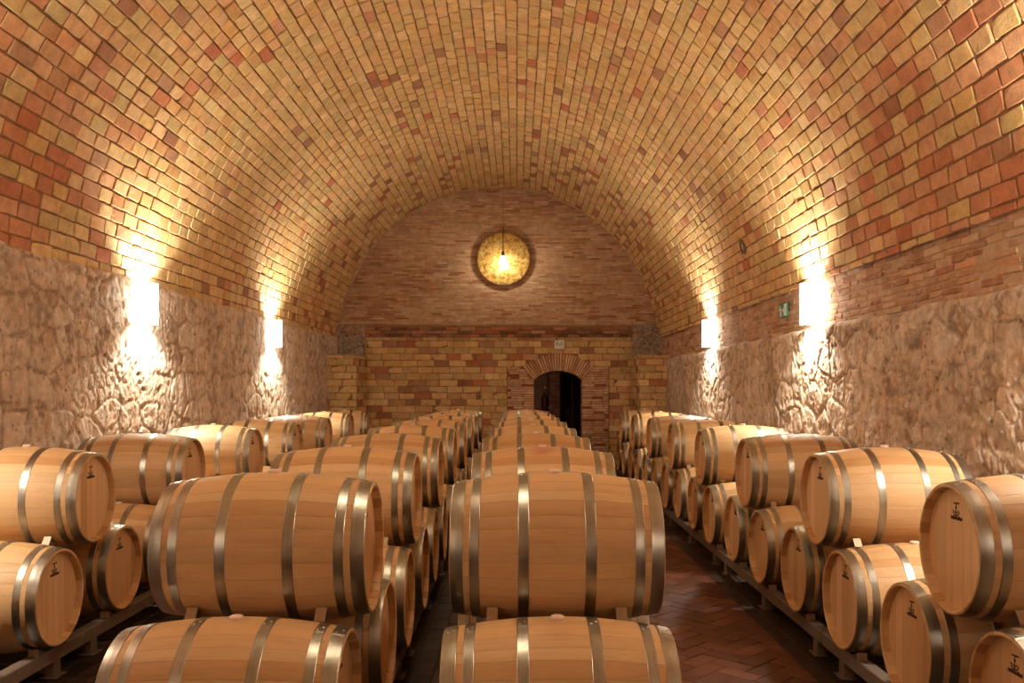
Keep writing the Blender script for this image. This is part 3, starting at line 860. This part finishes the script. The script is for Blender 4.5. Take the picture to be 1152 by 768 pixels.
# small chocks on the aisle rails
def make_chock(side):
    r_ = rad(.37) + .009; ys = np.linspace(.10, .175, 7)
    poly = [(side * y, RB - math.sqrt(r_ ** 2 - y ** 2)) for y in ys]
    b = RB - rad(.335) - .005
    poly += [(side * ys[-1], b), (side * ys[0], b)]
    mb = MB(); mb.prism(poly, 'X', -.028, .028); o = fix_normals(mb.build('rail_chock', M['wedge']))
    pm = MB(); lo_, hi_ = sorted((side * (ys[-1] + .0005), side * (ys[-1] + .005)))
    pm.box((-.031, lo_, b), (.031, hi_, poly[6][1] - .002), 0, None, .001); q = pm.build('face_plate', M['plate'], o); q['label'] = 'pale metal end plate'
    return o
cp = {}
for key, side_x, ks in (('A', .40, range(1, 7)), ('R', -.40, range(0, 8))):
    x, y0, phrase, lo0, up0 = ROWS[key]; short = {'A': 'left wall row', 'R': 'exit sign row'}[key]
    for k in ks:
        for side in (-1, 1):
            if side not in cp: o = cp[side] = make_chock(side)
            else:
                o = clone(cp[side])
                for ch in cp[side].children: clone(ch, o)
            o.location = (x + side_x, y0 - P / 2 + k * P, ZL - RB)
            tag(o, f'small chock on the rail at {SIDEW[side]} of {NUM[k - lo0]} bottom barrel, {short}', 'chock', 'chocks on the rail of ' + short)

# ------------------------------------------------------------------ lamps
def light(name, kind, loc, energy, col, parent, **k):
    d = bpy.data.lights.new(name, kind); d.energy = energy; d.color = col
    for a, b in k.items(): setattr(d, a, b)
    o = link(name, d, parent); o.location = loc; return o
PEND = 75.
SP_DOWN, SP_UP = 230., 245.
def sconce(x, y, side, label):
    """half cylinder lamp open above and below; side = direction into the room (+1 / -1 along X)"""
    root = empty('wall_lamp', (x, y, .92 + CAMZ)); tag(root, label, 'wall lamp', 'half cylinder wall lamps')
    m1 = MB(); pts = []
    aa = np.linspace(-PI / 2, PI / 2, 25)
    prof = lambda r_, z: [(side * (r_ * math.cos(a) + .012), r_ * math.sin(a), z) for a in aa]
    o_, i_ = .16, .152; v = prof(o_, -.215) + prof(o_, .215) + prof(i_, -.215) + prof(i_, .215); n = 25; f = []
    for k in range(n - 1):
        f += [(k, k + 1, n + k + 1, n + k), (2 * n + k + 1, 2 * n + k, 3 * n + k, 3 * n + k + 1), (n + k, n + k + 1, 3 * n + k + 1, 3 * n + k), (k + 1, k, 2 * n + k, 2 * n + k + 1)]
    m1.add(v, f, 0, None, True); m1.build('shade', M['shade'], root)
    m1 = MB(); m1.box((min(side * -.03, side * .010), -.05, -.12), (max(side * -.03, side * .010), .05, .12), 0, None, .004); m1.build('back_plate', M['lampmetal'], root)
    for z in (-.05, .05):
        m1 = MB(); m1.tube([(side * .012, 0, z * .4), (side * .075, 0, z * .4), (side * .075, 0, z)], .014, 8); m1.build('bulb_holder', M['lampmetal'], root)
    light('lamp_light', 'SPOT', (side * .125, 0, -.16), SP_DOWN, LAMP, root, spot_size=math.radians(150), spot_blend=.6, shadow_soft_size=.025)
    u_ = light('lamp_light', 'SPOT', (side * .115, 0, .16), SP_UP, LAMP, root, spot_size=math.radians(150), spot_blend=.6, shadow_soft_size=.025)
    u_.rotation_euler = (PI, 0, 0)
    return root
for (y, w) in ((9.65, 'nearer'), (14.75, 'farther'), (4.55, 'closest'), (-.5, 'rearmost')):
    sconce(XL + .035, y, 1, f'{w} glowing half cylinder lamp on the left wall, over the stone edge')
    sconce(XR - .005, y, -1, f'{w} glowing half cylinder lamp on the right wall with the exit sign')

def disc_lamp(x, y, z, side, label, energy):
    """gold dish in front of a wall, lit by a bulb hanging before it; side = direction into the room along Y"""
    root = empty('disc_lamp', (x, y, z)); tag(root, label, 'lamp', 'gold disc lamps')
    m1 = MB(); rr_ = .59; prof = [(0.0 * side, .0)]
    rad_ = np.linspace(0, rr_, 14)
    front = [(side * .07 * (1 - (q / rr_) ** 2), q) for q in rad_]; back = [(f_[0] - side * .012, f_[1]) for f_ in front[::-1]]
    m1.lathe(front + [(side * -.003, rr_ + .006)] + back, 72, 'Y', closed=False); m1.build('dish', M['gold'], root)
    m1 = MB(); m1.tube([(0, side * .05, 0), (0, -side * .135, 0)], .03, 12); m1.build('wall_bracket', M['lampmetal'], root)
    yb = side * .50
    top = ZC + RV - z - .02
    m1 = MB(); m1.tube([(0, yb, .08), (0, yb, .60), (0, yb, .62), (0, yb, top)], [.010, .010, .003, .003], 8); m1.build('cord', M['cord'], root)
    m1 = MB(); m1.lathe([(.0, 0), (.0, .03), (-.10, .034), (-.10, .0)], 16, 'Z', 0, None, (0, yb, .09), closed=False); m1.build('bulb_holder', M['lampmetal'], root)
    m1 = MB(); m1.lathe([(-.10, 0), (-.10, .025), (-.14, .05), (-.19, .058), (-.23, .045), (-.25, .0)], 20, 'Z', 0, None, (0, yb, .09), closed=False); m1.build('bulb', M['bulb'], root)
    light('lamp_light', 'POINT', (0, yb, -.12), energy, (1., .92, .74), root, shadow_soft_size=.05)
    return root
disc_lamp((566.4 - 581.6) * 20.4 / 1008.6, YT - .145, (437.9 - 291.4) * 20.4 / 1008.6 + CAMZ, -1, 'round gold leaf disc lamp hanging on the gable brickwork', 170.)
disc_lamp(-.435, Y0 + .19, 4.6, 1, 'added gold leaf disc fill lamp on the front wall behind the viewer', 20.)  # unseen second disc, added to light the front barrels
# gold dish hung level from the crown, above the first barrels
root = empty('pendant_lamp', (-.435, 4.1, 5.15)); tag(root, 'gold dish pendant lamp hung from the vault above the first barrels', 'lamp')
m1 = MB(); rad_ = np.linspace(0.02, .42, 12); pf = [(-.10 * (q / .42) ** 2, q) for q in rad_]
m1.lathe(pf + [(z_ + .010, q) for z_, q in pf[::-1]], 56, 'Z'); m1.build('dish', M['gold'], root)
m1 = MB(); m1.tube([(0, 0, -.16), (0, 0, .1), (0, 0, ZC + RV - 5.15 - .02)], [.012, .006, .006], 8); m1.build('cord', M['cord'], root)
m1 = MB(); m1.lathe([(-.16, 0), (-.16, .025), (-.19, .045), (-.23, .05), (-.27, .035), (-.285, .0)], 20, 'Z', closed=False); m1.build('bulb', M['bulb'], root)
light('lamp_light', 'POINT', (0, 0, -.34), PEND, (1., .92, .74), root, shadow_soft_size=.06)

# ------------------------------------------------------------------ small fixtures
e = empty('emergency_light', ((629.3 - 581.6) * 20.2 / 1008.6, YB - .045, (437.9 - 387.6) * 20.2 / 1008.6 + CAMZ)); tag(e, 'small pale square emergency light above the arched doorway', 'emergency light')
m1 = MB(); m1.box((-.115, -.07, -.10), (.115, .03, .10), 0, None, .012); m1.build('housing', M['box'], e)
m1 = MB(); m1.box((-.085, -.078, -.02), (.085, -.0705, .075), 0, None, .004); m1.build('lens', simple('lens_grey', srgb(186, 186, 172), .3), e)
m1 = MB(); m1.lathe([(-.088, .0), (-.086, .012), (-.0785, .016), (-.0785, 0)], 12, 'Y', 0, None, (0, 0, .055), closed=False); m1.build('indicator', M['led'], e)
m1 = MB(); m1.tube([(-.06, .0, .10), (-.06, .02, .25)], .008, 6); m1.build('cable', M['cord'], e)

# green exit sign on the wall
e = empty('exit_sign', (XR - .012, 10.83, .955 + CAMZ)); tag(e, 'green exit sign with white running figure beside the nearer right wall lamp', 'sign')
m1 = MB(); m1.box((-.006, -.17, -.09), (.008, .17, .09), 0, None, .003); m1.build('panel', M['green'], e)
m1 = MB()
def ex(poly): m1.prism([(-a, b) for a, b in poly], 'X', -.0095, -.0062)       # a = viewer's right
def exr(a0, b0, a1, b1): ex([(a0, b0), (a1, b0), (a1, b1), (a0, b1)])
exr(.04, -.07, .135, .072)                                # doorway
ex([(-.11 + .017 * math.cos(t), .052 + .017 * math.sin(t)) for t in np.linspace(0, 2 * PI, 13)[:-1]])   # running figure
ex([(-.125, .032), (-.095, .036), (-.075, -.012), (-.105, -.016)])
ex([(-.125, .030), (-.118, .018), (-.150, .0), (-.156, .010)])
ex([(-.098, .030), (-.060, .006), (-.054, .016), (-.092, .036)])
ex([(-.105, -.014), (-.090, -.012), (-.118, -.075), (-.134, -.075)])
ex([(-.090, -.014), (-.075, -.010), (-.050, -.045), (-.066, -.05)])
ex([(-.066, -.038), (-.050, -.045), (-.050, -.075), (-.066, -.075)])
ex([(-.03, .012), (.0, .012), (.0, .03), (.03, .0), (.0, -.03), (.0, -.012), (-.03, -.012)])
m1.build('pictogram', M['white'], e)

# little round vent high on the vault
th = math.atan2((437.9 - 277) * 12.2 / 1008.6 + CAMZ - ZC, (837.5 - 581.6) * 12.2 / 1008.6 - CX)
e = empty('vault_vent', (CX + (RV - .012) * math.cos(th), 12.2, ZC + (RV - .012) * math.sin(th)))
e.rotation_euler = (0, -th - PI / 2, 0); tag(e, 'small round vent set in the brick vault above the exit sign', 'vent')
m1 = MB(); m1.lathe([(-.01, .062), (.022, .064), (.026, .08), (.020, .10), (-.01, .102)], 28, 'Z'); m1.build('ring', M['vent'], e)
m1 = MB(); m1.lathe([(.016, 0), (.012, .04), (.002, .0615), (-.012, .0)], 24, 'Z', closed=False); m1.build('cover', simple('vent_cover', srgb(206, 190, 170), .6), e)

# ------------------------------------------------------------------ camera, world, colour
cam = bpy.data.cameras.new('camera'); co = link('camera', cam); scene.camera = co
co.location = (0, 0, CAMZ); co.rotation_euler = (PI / 2, 0, 0)
cam.sensor_width = 36; cam.lens = 1008.6 / 1152 * 36
cam.shift_x = -(581.6 - 576) / 1152; cam.shift_y = (437.9 - 384) / 1152
cam.clip_start = .05; cam.clip_end = 80
w = bpy.data.worlds.new('world'); scene.world = w; w.use_nodes = True
w.node_tree.nodes['Background'].inputs[0].default_value = (0, 0, 0, 1)
vs = scene.view_settings; vs.view_transform = 'Standard'; vs.look = 'None'; vs.gamma = 1; vs.use_curve_mapping = False; vs.exposure = 0.
scene.cycles.use_denoising = True
scene.cycles.max_bounces = 7; scene.cycles.diffuse_bounces = 5; scene.cycles.glossy_bounces = 4
scene.cycles.sample_clamp_indirect = 6
